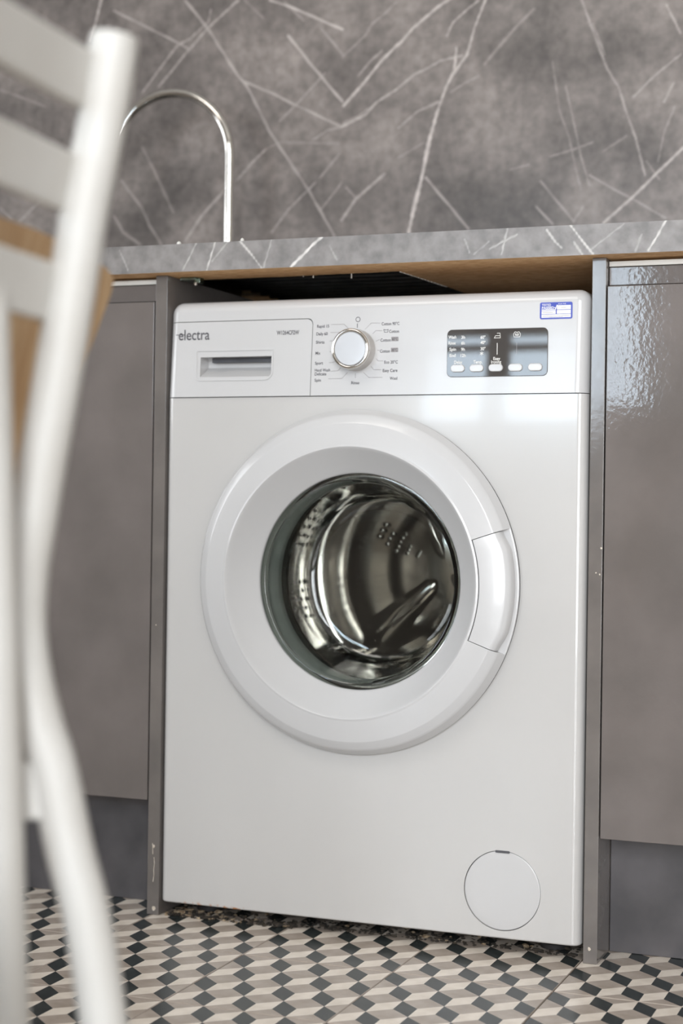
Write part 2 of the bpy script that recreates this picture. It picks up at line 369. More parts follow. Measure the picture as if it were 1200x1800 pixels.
# ------------------------------------------------------------ room shell
XL, XR, YF, YB, ZC = -3.0, 2.0, -3.2, 0.60, 2.45
WALL_VEINS = [(0.6, 0.00139, [(-0.7575, 1.4734), (-0.7024, 1.4445), (-0.6333, 1.4081), (-0.6016, 1.3904)]), (0.6, 0.00162, [(-0.5029, 1.4689), (-0.5614, 1.4254), (-0.6087, 1.3803), (-0.6612, 1.3264)]), (0.55, 0.00139, [(-0.5572, 1.457), (-0.5616, 1.4361), (-0.5995, 1.4074), (-0.6235, 1.3987), (-0.6665, 1.3505), (-0.6953, 1.3181)]), (0.6, 0.00185, [(-0.6103, 1.4791), (-0.5614, 1.4211), (-0.5031, 1.3355), (-0.484, 1.3149)]), (0.55, 0.00162, [(-0.484, 1.3149), (-0.4361, 1.2272), (-0.361, 1.1223), (-0.31, 1.0389)]), (0.65, 0.00139, [(-0.4936, 1.3241), (-0.4372, 1.2987), (-0.3908, 1.2744), (-0.2995, 1.2285)]), (0.7, 0.00185, [(-0.2995, 1.2285), (-0.2552, 1.246), (-0.2334, 1.267), (-0.1964, 1.2868)]), (0.9, 0.00162, [(-0.4398, 1.4629), (-0.3935, 1.4439), (-0.2999, 1.398)]), (0.85, 0.00185, [(-0.4042, 1.3968), (-0.3599, 1.3429), (-0.2979, 1.2718)]), (0.85, 0.00185, [(-0.2956, 1.2654), (-0.2605, 1.2999), (-0.2257, 1.3382), (-0.1954, 1.3642)]), (0.5, 0.00139, [(-0.3405, 1.4037), (-0.2992, 1.3545)]), (0.35, 0.00162, [(-0.412, 1.4582), (-0.3748, 1.4201)]), (0.3, 0.00162, [(-0.2991, 1.3504), (-0.2573, 1.3839), (-0.2443, 1.4033), (-0.2225, 1.4178), (-0.2009, 1.4362)]), (0.35, 0.00139, [(-0.4179, 1.247), (-0.3817, 1.2779), (-0.3324, 1.3241)]), (0.55, 0.00162, [(-0.5001, 1.1468), (-0.4724, 1.1748), (-0.4449, 1.1984)]), (0.22, 0.00139, [(-0.4449, 1.1984), (-0.4173, 1.2092), (-0.3035, 1.1998)]), (0.5, 0.00185, [(-0.6031, 1.0413), (-0.5702, 1.0868), (-0.5257, 1.1292)]), (0.32, 0.00185, [(-0.6937, 1.2184), (-0.6684, 1.1736), (-0.6281, 1.096)]), (0.4, 0.00162, [(-0.7372, 1.1602), (-0.6918, 1.1057), (-0.6765, 1.0747), (-0.6515, 1.039)]), (0.4, 0.00162, [(-0.751, 1.0956), (-0.7306, 1.0642), (-0.6956, 1.0409)]), (0.45, 0.00162, [(-0.4309, 1.0506), (-0.397, 1.0908), (-0.3476, 1.1341)]), (0.4, 0.00139, [(-0.3355, 1.0877), (-0.3068, 1.1194), (-0.298, 1.1313)]), (0.55, 0.00185, [(-0.2969, 1.0651), (-0.2707, 1.1009), (-0.2357, 1.1278), (-0.2183, 1.1411)]), (0.4, 0.00139, [(-0.2889, 1.1225), (-0.2708, 1.103)]), (0.35, 0.00139, [(-0.3386, 1.1419), (-0.3032, 1.1812)]), (0.4, 0.00139, [(-0.3533, 1.2092), (-0.3264, 1.2241), (-0.2995, 1.2285)]), (0.45, 0.00139, [(-0.2696, 1.315), (-0.2478, 1.3379), (-0.226, 1.3546)]), (0.3, 0.00139, [(-0.4912, 1.4678), (-0.4533, 1.4326)]), (0.45, 0.00139, [(-0.2973, 1.2345), (-0.2685, 1.2449), (-0.2378, 1.2633)]), (0.8, 0.00231, [(-0.7843, 1.4956), (-0.7922, 1.4669), (-0.8048, 1.4217)]), (0.8, 0.00231, [(-0.7843, 1.4956), (-0.7766, 1.5369)]), (0.35, 0.00139, [(-1.0017, 1.346), (-0.951, 1.3272), (-0.902, 1.3076)]), (0.5, 0.00185, [(-0.9544, 1.0939), (-0.9089, 1.1323)]), (0.4, 0.00139, [(-0.9977, 1.1229), (-0.9721, 1.1002)]), (0.4, 0.00139, [(-1.1079, 1.5481), (-0.9299, 1.5522), (-0.8305, 1.5053)]), (0.75, 0.00162, [(-0.036, 1.4327), (-0.0441, 1.4134), (-0.0583, 1.3786), (-0.0703, 1.3355), (-0.0828, 1.3204), (-0.0932, 1.3051)]), (0.85, 0.00185, [(-0.0896, 1.3492), (-0.0933, 1.3092), (-0.1078, 1.2821), (-0.1222, 1.2427)]), (1.0, 0.00278, [(-0.1222, 1.2427), (-0.1365, 1.1951), (-0.1465, 1.1431), (-0.1608, 1.0871), (-0.1722, 1.0368)]), (0.65, 0.00162, [(-0.142, 1.1307), (-0.1049, 1.0882), (-0.0639, 1.04)]), (0.6, 0.00162, [(-0.0506, 1.426), (-0.0715, 1.4119), (-0.0967, 1.3921), (-0.107, 1.3708)]), (0.5, 0.00162, [(-0.1943, 1.2887), (-0.1642, 1.3099), (-0.147, 1.3155), (-0.1171, 1.3293), (-0.0788, 1.3342)]), (0.75, 0.00185, [(-0.1954, 1.3622), (-0.1697, 1.3885), (-0.1249, 1.4209), (-0.0994, 1.4347)]), (0.45, 0.00185, [(-0.1932, 1.2192), (-0.1589, 1.2453), (-0.1203, 1.2588)]), (0.28, 0.00231, [(-0.0385, 1.3168), (-0.0117, 1.3465), (0.017, 1.3759), (0.0455, 1.4011)]), (0.28, 0.00185, [(-0.0992, 1.2734), (-0.0739, 1.2875), (-0.0487, 1.2976)]), (0.5, 0.00139, [(0.1266, 1.4131), (0.1475, 1.3564), (0.1723, 1.2919), (0.1926, 1.2592), (0.205, 1.2195), (0.2214, 1.1757), (0.2379, 1.1129)]), (0.4, 0.00116, [(0.1473, 1.3682), (0.168, 1.3156)]), (0.28, 0.00116, [(0.0795, 1.3112), (0.0929, 1.2274), (0.1097, 1.1831), (0.1205, 1.1353), (0.1311, 1.0955)]), (0.35, 0.00116, [(0.1024, 1.27), (0.1175, 1.2061), (0.1303, 1.1504), (0.145, 1.1026)]), (0.35, 0.00116, [(0.0777, 1.1536), (0.1181, 1.1629), (0.1501, 1.1726)]), (0.3, 0.00116, [(0.008, 1.136), (0.041, 1.142)]), (0.45, 0.00116, [(0.1448, 1.119), (0.187, 1.0925), (0.2228, 1.0731), (0.272, 1.0418)]), (0.75, 0.00162, [(0.1699, 1.0389), (0.2227, 1.0828), (0.2574, 1.1156), (0.2994, 1.1534), (0.3373, 1.1834)]), (0.5, 0.00116, [(0.0619, 1.1131), (0.1198, 1.0432)]), (0.5, 0.00116, [(0.0543, 1.072), (0.0833, 1.041)]), (0.35, 0.00116, [(0.1197, 1.0452), (0.1355, 1.0679)]), (0.4, 0.00139, [(0.2935, 1.3052), (0.2513, 1.274), (0.2165, 1.2419)]), (0.55, 0.00139, [(0.2692, 1.388), (0.2931, 1.3397)]), (0.4, 0.00139, [(0.2826, 1.26), (0.2675, 1.2304)]), (0.3, 0.00116, [(0.285, 1.2215), (0.2682, 1.1804), (0.2591, 1.1348)]), (0.35, 0.00116, [(0.2396, 1.1359), (0.2614, 1.1058)]), (0.28, 0.00116, [(0.2056, 1.1787), (0.1663, 1.156)]), (0.25, 0.00139, [(-0.1925, 1.1682), (-0.1451, 1.1916)])]
EDGE_VEINS = [(0.5, 0.00078, [(-0.2425, 0.9209), (-0.2622, 0.8857)]), (0.85, 0.00078, [(-0.2136, 0.9219), (-0.226, 0.8843)]), (0.3, 0.00078, [(-0.1949, 0.9211), (-0.2182, 0.8964)]), (0.85, 0.00078, [(-0.1768, 0.9215), (-0.1587, 0.9018), (-0.1432, 0.8834)]), (0.35, 0.00078, [(-0.1297, 0.9216), (-0.1413, 0.8845)]), (1, 0.00194, [(-0.0574, 0.9217), (-0.0716, 0.9103), (-0.1012, 0.8836)]), (0.25, 0.00078, [(-0.0454, 0.9092), (-0.0356, 0.8914)]), (0.45, 0.00078, [(0.1981, 0.9207), (0.1908, 0.889)]), (0.3, 0.00078, [(0.1415, 0.9097), (0.1481, 0.8928)]), (0.4, 0.00078, [(0.175, 0.8962), (0.1921, 0.9045), (0.2107, 0.9127)]), (0.25, 0.00078, [(0.1545, 0.8905), (0.1733, 0.9053)]), (0.65, 0.00078, [(0.2493, 0.9175), (0.2603, 0.9016), (0.2695, 0.8929)]), (0.85, 0.00078, [(0.2792, 0.922), (0.3091, 0.8842)]), (0.5, 0.00078, [(0.2847, 0.9005), (0.2955, 0.8841)]), (0.3, 0.00078, [(0.3075, 0.8907), (0.3474, 0.9197)]), (0.25, 0.00078, [(0.3698, 0.9055), (0.3627, 0.8855)]), (0.85, 0.00078, [(0.4004, 0.9221), (0.3789, 0.886)]), (0.3, 0.00078, [(-0.3612, 0.9167), (-0.3473, 0.8887)])]

def steps(a, b, s): return list(np.linspace(a, b, int(round((b-a)/s))+1))
wall_x = [XL, -2.4] + steps(-1.8, -1.204, .004) + steps(-1.2, .5, .0018) + steps(.504, 1.1, .004) + [1.5, XR]
wall_z = [0., .5, .85] + steps(.99, 1.62, .0018) + steps(1.624, 2.0, .004) + [2.2, ZC]
rv = np.random.RandomState(11)
extra = []
for k in range(90):                       # veins outside the traced field
    x = rv.uniform(-1.75, 1.05); z = rv.uniform(.96, 1.95); L = rv.uniform(.08, .28)
    a = rv.choice([rv.uniform(.7, 1.1), rv.uniform(1.9, 2.4), rv.uniform(1.3, 1.5)])
    pl = [(x, z)]
    for q in range(4): a2 = a+rv.uniform(-.18, .18); pl.append((pl[-1][0]+L/4*math.cos(a2), pl[-1][1]+L/4*math.sin(a2)))
    if any(-1.06 < p[0] < .34 and .9 < p[1] < 1.56 for p in pl): continue
    extra.append((rv.uniform(.3, .8), rv.uniform(.0013, .0024), pl))
wb = grid_mesh('wall_back', wall_x, wall_z, YB, M['wall_stone'], WALL_VEINS+extra); struct(wb)
def plane(name, pts, m, kind=True, parent=None):
    bm = bmesh.new(); bm.faces.new([bm.verts.new(p) for p in pts]); o = add(name, bm, m, parent)
    if kind: struct(o)
    return o
plane('ceiling', [(XL, YF, ZC), (XL, YB, ZC), (XR, YB, ZC), (XR, YF, ZC)], M['ceiling'])
plane('wall_right', [(XR, YF, 0), (XR, YF, ZC), (XR, YB, ZC), (XR, YB, 0)], M['paint'])
def wall_hole(name, axis, c, thick, u0, u1, h0, h1, a0, a1):
    """wall slab with a window opening; axis 'x': wall runs along x at y=c"""
    bm = bmesh.new()
    for (p, q, r, s) in ((a0, u0, 0, ZC), (u1, a1, 0, ZC), (u0, u1, 0, h0), (u0, u1, h1, ZC)):
        if axis == 'x': box_bm(p, q, c-thick, c, r, s, bm=bm)
        else: box_bm(c-thick, c, p, q, r, s, bm=bm)
    return struct(add(name, bm, M['paint']))
wall_hole('wall_front', 'x', YF, .12, -1.16, -.32, .83, 1.61, XL, .45)
wall_hole('wall_front', 'x', YF, .12, .60, 1.88, .04, 2.21, .45, XR)
wall_hole('wall_left', 'y', XL, .12, -2.05, -.45, .80, 2.20, YF, YB)
def window(name, axis, c, u0, u1, h0, h1, mull, trans):
    def bx(bm, a, b, z0, z1, d0, d1):
        if axis == 'x': box_bm(a, b, c-d1, c-d0, z0, z1, .004, 1, bm=bm)
        else: box_bm(c-d1, c-d0, a, b, z0, z1, .004, 1, bm=bm)
    f = bmesh.new(); w = .035
    for a, b, z0, z1 in ((u0, u0+w, h0, h1), (u1-w, u1, h0, h1), (u0, u1, h0, h0+w), (u0, u1, h1-w, h1)): bx(f, a, b, z0, z1, .03, .085)
    fr = struct(add(name, f, M['white_frame'], None, 35))
    for (p, q) in mull:
        b = bmesh.new(); bx(b, p, q, h0+.01, h1-.01, .035, .08); add('mullion', b, M['white_frame'], fr, 35)
    for (p, q) in trans:
        b = bmesh.new(); bx(b, u0+.01, u1-.01, p, q, .04, .075); add('transom', b, M['white_frame'], fr, 35)
    us = [u0+w]+[v for m_ in mull for v in m_]+[u1-w]
    for i in range(0, len(us), 2):
        b = bmesh.new(); bx(b, us[i], us[i+1], h0+w, h1-w, .055, .06); add('pane', b, M['pane'], fr)
    b = bmesh.new(); bx(b, u0-.03, u1+.03, h0-.03, h0, -.06, .03); add('sill', b, M['white_frame'], fr, 35)
window('window_1', 'x', YF, -1.16, -.32, .83, 1.61, [(-.90, -.82), (-.475, -.45)], [(1.52, 1.545)])
window('added_glazed_door', 'x', YF, .60, 1.88, .04, 2.21, [(1.21, 1.27)], [])  # unseen glazed door, added to let in fill light
window('window_2', 'y', XL, -2.05, -.45, .80, 2.20, [(-1.29, -1.21)], [(1.70, 1.74)])
# skirting boards
for nm, a in (('baseboard_front', (XL, .58, YF, YF+.015)), ('baseboard_left', (XL, XL+.015, YF, -.02)), ('baseboard_right', (XR-.015, XR, YF, -.02))):
    struct(box(nm, a[0], a[1], a[2], a[3], 0., .09, M['white_frame'], None, .003))

# ------------------------------------------------------------ floor: grout bed and patterned tiles
fl = struct(box('floor', XL, XR, YF, YB, -.04, -.0022, M['grout']))
TS, TX, TY = .2024, -.3091, -.1249
def clip(poly, axis, lim, sgn):
    out = []
    for i, p in enumerate(poly):
        q = poly[(i+1) % len(poly)]; dp = (p[axis]-lim)*sgn; dq = (q[axis]-lim)*sgn
        if dp >= 0: out.append(p)
        if (dp >= 0) != (dq >= 0):
            t = dp/(dp-dq); out.append((p[0]+t*(q[0]-p[0]), p[1]+t*(q[1]-p[1])))
    return out
def tile_mesh():
    w, h, d, y0, x0 = .125, .152, .098, .348, .006
    polys = []
    for i in range(-2, 10):
        for j in range(-3, 8):
            x = x0+i*.125; y = y0+(j*.5)+(.25 if i % 2 else 0)-.5
            polys.append((0, [(x, y), (x+w, y-d), (x+w, y+h-d), (x, y+h)]))
            polys.append((1, [(x+w, y-d), (x+2*w, y), (x+2*w, y+h), (x+w, y+h-d)]))
            polys.append((2, [(x, y+h), (x+w, y+h-d), (x+2*w, y+h), (x+w, y+h+d)]))
    g, gy = .0068, .0095
    bm = bmesh.new()
    for mi, p in polys:
        for ax, lim, sg in ((0, g, 1), (0, 1-g, -1), (1, gy, 1), (1, 1-gy, -1)):
            p = clip(p, ax, lim, sg)
            if len(p) < 3: break
        if len(p) < 3: continue
        ar = sum(p[k][0]*p[(k+1) % len(p)][1]-p[(k+1) % len(p)][0]*p[k][1] for k in range(len(p)))/2
        if abs(ar) < 1e-5: continue
        f = bm.faces.new([bm.verts.new((a*TS, b*TS, 0)) for a, b in p]); f.material_index = mi
        if f.normal.z < 0: f.normal_flip()
    bmesh.ops.remove_doubles(bm, verts=bm.verts, dist=2e-5)
    bm.normal_update()
    for f in bm.faces:
        if f.normal.z < 0: f.normal_flip()
    # arris and side skirt
    a, b, c, d_, e = g*TS, (1-g)*TS, gy*TS, (1-gy)*TS, .0006
    top = [(a, c), (b, c), (b, d_), (a, d_)]; low = [(a-e, c-e), (b+e, c-e), (b+e, d_+e), (a-e, d_+e)]
    v = [[bm.verts.new((x, y, z)) for x, y in q] for q, z in ((top, 0), (low, -.0010), (low, -.004))]
    for A, B in zip(v, v[1:]):
        for k in range(4):
            f = bm.faces.new((A[k], B[k], B[(k+1) % 4], A[(k+1) % 4])); f.material_index = 2
    me = bpy.data.meshes.new('tile'); bm.to_mesh(me); bm.free()
    for k in ('tile_dark', 'tile_light', 'tile_taupe'): me.materials.append(M[k])
    return me
tm = tile_mesh()
rt = np.random.RandomState(5)
near, far = [], []
for i in range(-14, 12):
    for j in range(-16, 4):
        x, y = TX+i*TS, TY+j*TS
        if x < XL or x+TS > XR or y < YF or y+TS > YB: continue
        (near if (-7 <= i <= 5 and -9 <= j <= 1) else far).append((x, y))
for (x, y) in near:
    o = bpy.data.objects.new('tile', tm); o.location = (x, y, rt.uniform(-.0003, 0)); o.rotation_euler = (rt.uniform(-.0012, .0012), rt.uniform(-.0012, .0012), 0)
    link(o, fl)
bm = bmesh.new()
for (x, y) in far:
    n = len(bm.verts); bm.from_mesh(tm); bm.verts.ensure_lookup_table()
    bmesh.ops.translate(bm, vec=(x, y, -.0002), verts=bm.verts[n:])
o = add('tile_field', bm, [M['tile_dark'], M['tile_light'], M['tile_taupe']], fl); o['kind'] = 'stuff'

# ------------------------------------------------------------ worktop with a rough cut-out
YW, Z1, Z2 = -.0241, .8835, .9215
wt = thing('worktop', (0, .28, Z1), 'long grey marble-effect worktop with raw chipboard underside above the washing machine', 'worktop')
HX0, HX1, HY0, HY1 = -.745, .034, .050, .475
rr = np.random.RandomState(2)
def ragged(a, b, n, amp):
    d = Vector((b[0]-a[0], b[1]-a[1])); nn = Vector((-d.y, d.x)).normalized()
    return [(a[0]+d.x*k/n+nn.x*rr.uniform(-amp, amp), a[1]+d.y*k/n+nn.y*rr.uniform(-amp, amp)) for k in range(n)]
hole = ragged((HX0, HY0), (-.13, .053), 30, .0008)+ragged((-.13, .053), (.026, .045), 34, .0016)+ragged((.026, .045), (.041, .215), 20, .0010)+ragged((.041, .215), (.052, HY1), 6, .0012)+ragged((.052, HY1), (HX0, HY1), 10, .001)+ragged((HX0, HY1), (HX0, HY0), 10, .001)
def plate(outer, inner, z0, z1):
    bm = bmesh.new(); ed = []
    for loop in (outer, inner):
        v = [bm.verts.new((x, y, z0)) for x, y in loop]
        ed += [bm.edges.new((v[k], v[(k+1) % len(v)])) for k in range(len(v))]
    r = bmesh.ops.triangle_fill(bm, edges=ed, use_beauty=True)
    fs = [g for g in bm.faces]
    r = bmesh.ops.extrude_face_region(bm, geom=fs)
    bmesh.ops.translate(bm, vec=(0, 0, z1-z0), verts=[g for g in r['geom'] if isinstance(g, bmesh.types.BMVert)])
    bmesh.ops.recalc_face_normals(bm, faces=bm.faces)
    return bm
WX0, WX1 = -1.7, 1.45
outer = [(WX0, YW+.001), (WX1, YW+.001), (WX1, YB-.002), (WX0, YB-.002)]
add('chipboard_core', plate(outer, hole, Z1, Z2-.001), M['chipboard'], wt)
o = add('top_laminate', plate([(WX0, YW+.0012), (WX1, YW+.0012), (WX1, YB-.002), (WX0, YB-.002)], hole, Z2-.001, Z2), M['top_stone'], wt)
edge_x = [WX0, -1.2, -.9] + steps(-.6, .55, .0011) + [.9, WX1]
grid_mesh('front_laminate', edge_x, steps(Z1, Z2, .00127), YW, M['top_stone'], EDGE_VEINS, wt)
bm = bmesh.new()                           # torn laminate splinters hanging at the cut
for (x, y, l) in [(-.1025, .0520, .0035), (-.0445, .0488, .0065), (-.118, .0530, .0012)]:
    box_bm(x-.0007, x+.0007, y-.0008, y+.0004, Z1-l, Z1+.004, bm=bm)
for k in range(14):
    y = .048+k*.011; x = .027+(y-.045)*.088
    box_bm(x-.0012-rr.uniform(0, .001), x+.0004, y, y+.009, Z1-.0008, Z1+.002, bm=bm)
o = add('torn_laminate', bm, M['carcass'], wt); o['label'] = 'white splinters of torn laminate along the cut-out'; o['kind'] = 'stuff'
# clamp that holds the sink down
cl_bm = box_bm(-.292, -.268, .022, .044, Z1-.0045, Z1, .001)
box_bm(-.272, -.264, .028, .040, Z1-.008, Z1, .001, bm=cl_bm)
cl = add('fixing_bracket', cl_bm, M['zinc'], wt, 35); cl['label'] = 'small zinc bracket screwed under the worktop'
bm = bmesh.new(); tube_bm([(-.272, .030, Z1-.011), (-.272, .030, Z1-.0075), (-.272, .030, Z1-.003)], [.0028, .0036, .0016], 12, bm=bm); add('screw', bm, M['chrome'], cl, 35)

# ------------------------------------------------------------ sink and tap
sk = thing('sink', (-.35, .27, Z2), 'steel sink with a ribbed drainer seen dark through the cut-out above the washing machine', 'sink')
SB = (-.705, -.365, .085, .40)
bm = plate([(-.775, .030), (.066, .030), (.066, .525), (-.775, .525)], [(x, y) for x, y in rounded(SB[0], SB[1], SB[2], SB[3], .05)], Z2+.0003, Z2+.003)
add('rim', bm, M['sink'], sk)
o1 = rounded(SB[0]-.0005, SB[1]+.0005, SB[2]-.0005, SB[3]+.0005, .05); o2 = rounded(SB[0]+.012, SB[1]-.012, SB[2]+.012, SB[3]-.012, .05)
bm = bmesh.new(); rows = [[bm.verts.new((x, y, z)) for x, y in o] for o, z in ((o1, Z2+.002), (o2, .775))]
for k in range(len(o1)): bm.faces.new((rows[0][k], rows[0][(k+1) % len(o1)], rows[1][(k+1) % len(o1)], rows[1][k]))
bm.faces.new(rows[1]); add('bowl', bm, M['sink'], sk)
bm = bmesh.new()                            # drainer pan hanging a little below the rim, ribs along X
box_bm(-.335, .022, .062, .46, Z2-.012, Z2-.010, .0008, 1, bm=bm); add('drainer_pan', bm, M['sink'], sk)
for k in range(11):
    y = .085+k*.034
    add('drainer_rib', tube_bm([(-.33, y, Z2-.0135), (.018, y, Z2-.0135)], .0055, 10), M['sink'], sk, 40)
bm = lathe_bm([(.0, .0), (.02, .0), (.02, .004), (0, .004)], 0, 0, 24)
bmesh.ops.rotate(bm, cent=(0, 0, 0), matrix=Matrix.Rotation(PI/2, 3, 'X'), verts=bm.verts); bmesh.ops.translate(bm, vec=(-.535, .24, .777), verts=bm.verts)
add('plug_hole', bm, M['chrome'], sk, 40)

TPX, TPY, TZ = -.4487, .47, Z2+.003
tp = thing('swan_neck_tap', (TPX, TPY, TZ), 'chrome swan-neck tap rising behind the worktop at left', 'tap')
pts = [(TPX, TPY, TZ+.004), (TPX, TPY, 1.05), (TPX, TPY, 1.12)]
ra = .1075
for k in range(0, 25):
    a = PI*k/24*1.0
    pts.append((TPX-ra+ra*math.cos(a), TPY-.02*k/24, 1.163+ra*1.0*math.sin(a)))
pts.append((TPX-2*ra-.001, TPY-.021, 1.158))
nk = add('swan_neck', tube_bm(pts, .0083, 24), M['tap'], tp, 40)
add('outlet_ring', tube_bm([(TPX-2*ra-.001, TPY-.021, 1.1595), (TPX-2*ra-.0011, TPY-.021, 1.153)], [.0086, .0086], 24), M['tap'], tp, 40)
bm = tube_bm([(TPX, TPY, TZ), (TPX, TPY, TZ+.006), (TPX, TPY, TZ+.007), (TPX, TPY, TZ+.045), (TPX, TPY, TZ+.05)], [.027, .027, .021, .021, .0095], 32)
add('base_collar', bm, M['tap'], tp, 40)
add('lever', tube_bm([(TPX+.018, TPY, TZ+.026), (TPX+.04, TPY, TZ+.030), (TPX+.075, TPY-.004, TZ+.040)], [.007, .0055, .0045], 14), M['tap'], tp, 40)
# two small white covers standing on the front edge of the worktop
def cap_cover(x, y, r, label):
    bm = tube_bm([(x, y, Z2), (x, y, Z2+.0016), (x, y, Z2+.0035), (x, y, Z2+.0046)], [r, r, r*.8, r*.3], 16)
    tag(add('screw_cover', bm, M['carcass'], None, 50), label, 'cover', 'white dots on the worktop edge')
cap_cover(-.2725, -.0175, .0032, 'small white dot on the worktop front edge, left of the tap')
cap_cover(-.1755, -.0195, .0026, 'small white dot on the worktop front edge, right of the tap')

# ------------------------------------------------------------ cabinets, end panels, plinths
lp = thing('end_panel', (-.3075, .3, 0), 'narrow grey end panel standing left of the washing machine', 'panel', 'end panels beside the washing machine')
box('board', -.3172, -.2990, 0, .58, 0, Z1-.0003, M['lacquer_edge'], lp, .0008, 2)
bm = bmesh.new()
def blob(bm, x, z, y, r, n=7, seed=0):
    q = np.random.RandomState(seed)
    bm.faces.new([bm.verts.new((x+r*q.uniform(.55, 1.1)*math.cos(2*PI*k/n), y, z+r*q.uniform(.55, 1.2)*math.sin(2*PI*k/n))) for k in range(n)])
bm.free()
def chip(x, z, r, n, s, par):
    c = bmesh.new(); blob(c, x, z, -.0003, r, n, s); add('chip', c, M['chip'], par)['label'] = 'pale chip on the panel edge'
for a_ in ((-.3078, .0950, .0028, 7, 1), (-.3064, .0090, .0040, 7, 2), (-.309, .40, .001, 6, 5)): chip(*a_, lp)
bm = strip_bm([[(-.3068, .079), (-.3062, .070), (-.3072, .062), (-.3066, .055), (-.3080, .046)], [(-.3095, .098), (-.3088, .084)]], -.0003, .0009)
add('scratch', bm, M['lacquer_edge'] if False else M['chip'], lp)
rp = thing('end_panel', (.3115, .3, 0), 'narrow grey end panel standing right of the washing machine', 'panel', 'end panels beside the washing machine')
box('board', .3025, .3205, 0, .58, 0, Z1-.0003, M['lacquer_edge'], rp, .0008, 2)
for a_ in ((.3105, .0185, .0028, 6, 3), (.3190, .52, .0016, 6, 6), (.3175, .487, .0013, 6, 7), (.3125, .489, .0012, 6, 8)): chip(*a_, rp)

def cabinet(x0, x1, label, dx0, dx1, ry):
    t = thing('base_cabinet', ((x0+x1)/2, .3, .157), label, 'cabinet', 'grey gloss base cabinets')
    bm = bmesh.new()
    box_bm(x0, x0+.016, .040, .575, .157, .8795, bm=bm); box_bm(x1-.016, x1, .040, .575, .157, .8795, bm=bm)
    box_bm(x0+.016, x1-.016, .040, .575, .157, .173, bm=bm); box_bm(x0+.016, x1-.016, .565, .575, .173, .8795, bm=bm)
    add('carcass', bm, M['carcass'], t)
    box('top_rail', x0, x1, ry, .040, .8735, .8800, M['carcass'], t, .0005, 1)
    box('fascia_rail', x0, x1, ry+.002, .022+ry, .8500, .8728, M['lacquer'], t, .0008, 2)
    box('door', dx0, dx1, 0., .019, .1572, .8475, M['lacquer'], t, .0012, 2)
    return t
cabinet(-.919, -.3176, 'grey high-gloss base cabinet left of the washing machine behind the chair', -.9165, -.3192, .012)
cabinet(.3212, .921, 'grey high-gloss base cabinet at the right edge of the photo', .3222, .9185, .012)
def plinth(x0, x1, label):
    tag(box('plinth', x0, x1, .0655, .082, .0002, .1560, M['plinth'], None, .0008, 2), label, 'plinth', 'dark plinths')
plinth(-1.2, -.3176, 'dark slate plinth board under the left cabinet door')
plinth(.3210, 1.2, 'dark slate plinth board under the right cabinet door')

# ------------------------------------------------------------ washing machine
WMX = .2983
wmch = thing('washing_machine', (0, .26, 0), 'white front-loading washing machine with a round glass door between the grey panels', 'washing machine')
# cabinet sides, back and lid
bm = bmesh.new()
box_bm(-.2981, -.2951, .022, .50, .020, .820, bm=bm); box_bm(.2951, .2981, .022, .50, .020, .820, bm=bm)
box_bm(-.2951, .2951, .497, .50, .020, .820, bm=bm); box_bm(-.2951, .2951, .022, .497, .0195, .0225, bm=bm)
add('cabinet_sides', bm, M['body_side'], wmch)
box('lid', -.2935, .2935, .061, .50, .8205, .8440, M['plastic'], wmch, .004, 3)
for (x, y) in ((-.25, .06), (.25, .06), (-.25, .45), (.25, .45)):
    add('foot', tube_bm([(x, y, .0005), (x, y, .007), (x, y, .008), (x, y, .0195)], [.019, .019, .007, .007], 20), M['seam'], wmch, 40)
# front sheet with rounded vertical edges, door opening and cap opening
fb = box_bm(-WMX, WMX, 0., .055, .0193, .7135)
ed = [e for e in fb.edges if abs(e.verts[0].co.y) < 1e-4 and abs(e.verts[1].co.y) < 1e-4 and abs(e.verts[0].co.x-e.verts[1].co.x) < 1e-4]
bmesh.ops.bevel(fb, geom=ed, offset=.013, segments=7, profile=.5, affect='EDGES')
ed = [e for e in fb.edges if abs(e.verts[0].co.z-.0193) < 1e-4 and abs(e.verts[1].co.z-.0193) < 1e-4 and max(e.verts[0].co.y, e.verts[1].co.y) < .03]
bmesh.ops.bevel(fb, geom=ed, offset=.003, segments=3, profile=.5, affect='EDGES')
fp = add('front_panel', fb, M['front_enamel'], wmch)
DX, DZ = -.0120, .4683
boolean(fp, prism_bm([(DX+.205*math.cos(2*PI*k/128), DZ+.205*math.sin(2*PI*k/128)) for k in range(128)], -.02, .08), 'DIFFERENCE')
CX, CZ = .1955, .0805
boolean(fp, prism_bm([(CX+.0512*math.cos(2*PI*k/96), CZ+.0512*math.sin(2*PI*k/96)) for k in range(96)], -.02, .012), 'DIFFERENCE')
fp.data.shade_smooth(); fp.data.set_sharp_from_angle(angle=math.radians(30)); weighted(fp)
# shallow pressed ring around the door
# fascia with rounded top, detergent drawer cut from the same block
def fascia_block():
    b = box_bm(-WMX, WMX, -.0025, .060, .7145, .8468)
    e1 = [e for e in b.edges if (abs(abs(e.verts[0].co.x)-WMX) < 1e-4 and abs(e.verts[0].co.x-e.verts[1].co.x) < 1e-4 and ((e.verts[0].co.y < 0 and e.verts[1].co.y < 0) or (e.verts[0].co.z > .84 and e.verts[1].co.z > .84)))
          or (e.verts[0].co.y < 0 and e.verts[1].co.y < 0 and e.verts[0].co.z > .84 and e.verts[1].co.z > .84)]
    bmesh.ops.bevel(b, geom=e1, offset=.0165, segments=8, profile=.5, affect='EDGES')
    return b
fa = add('fascia', fascia_block(), M['plastic'], wmch)
def dcut(m): return prism_bm(rounded(-.40, -.0800-m, .60, .8186-m, (.001, .001, .008, .001), 6), -.05, .052-m)
boolean(fa, dcut(0.), 'DIFFERENCE')
fa.data.shade_smooth(); fa.data.set_sharp_from_angle(angle=math.radians(28)); weighted(fa)
dr = add('detergent_drawer', fascia_block(), M['plastic'], wmch)
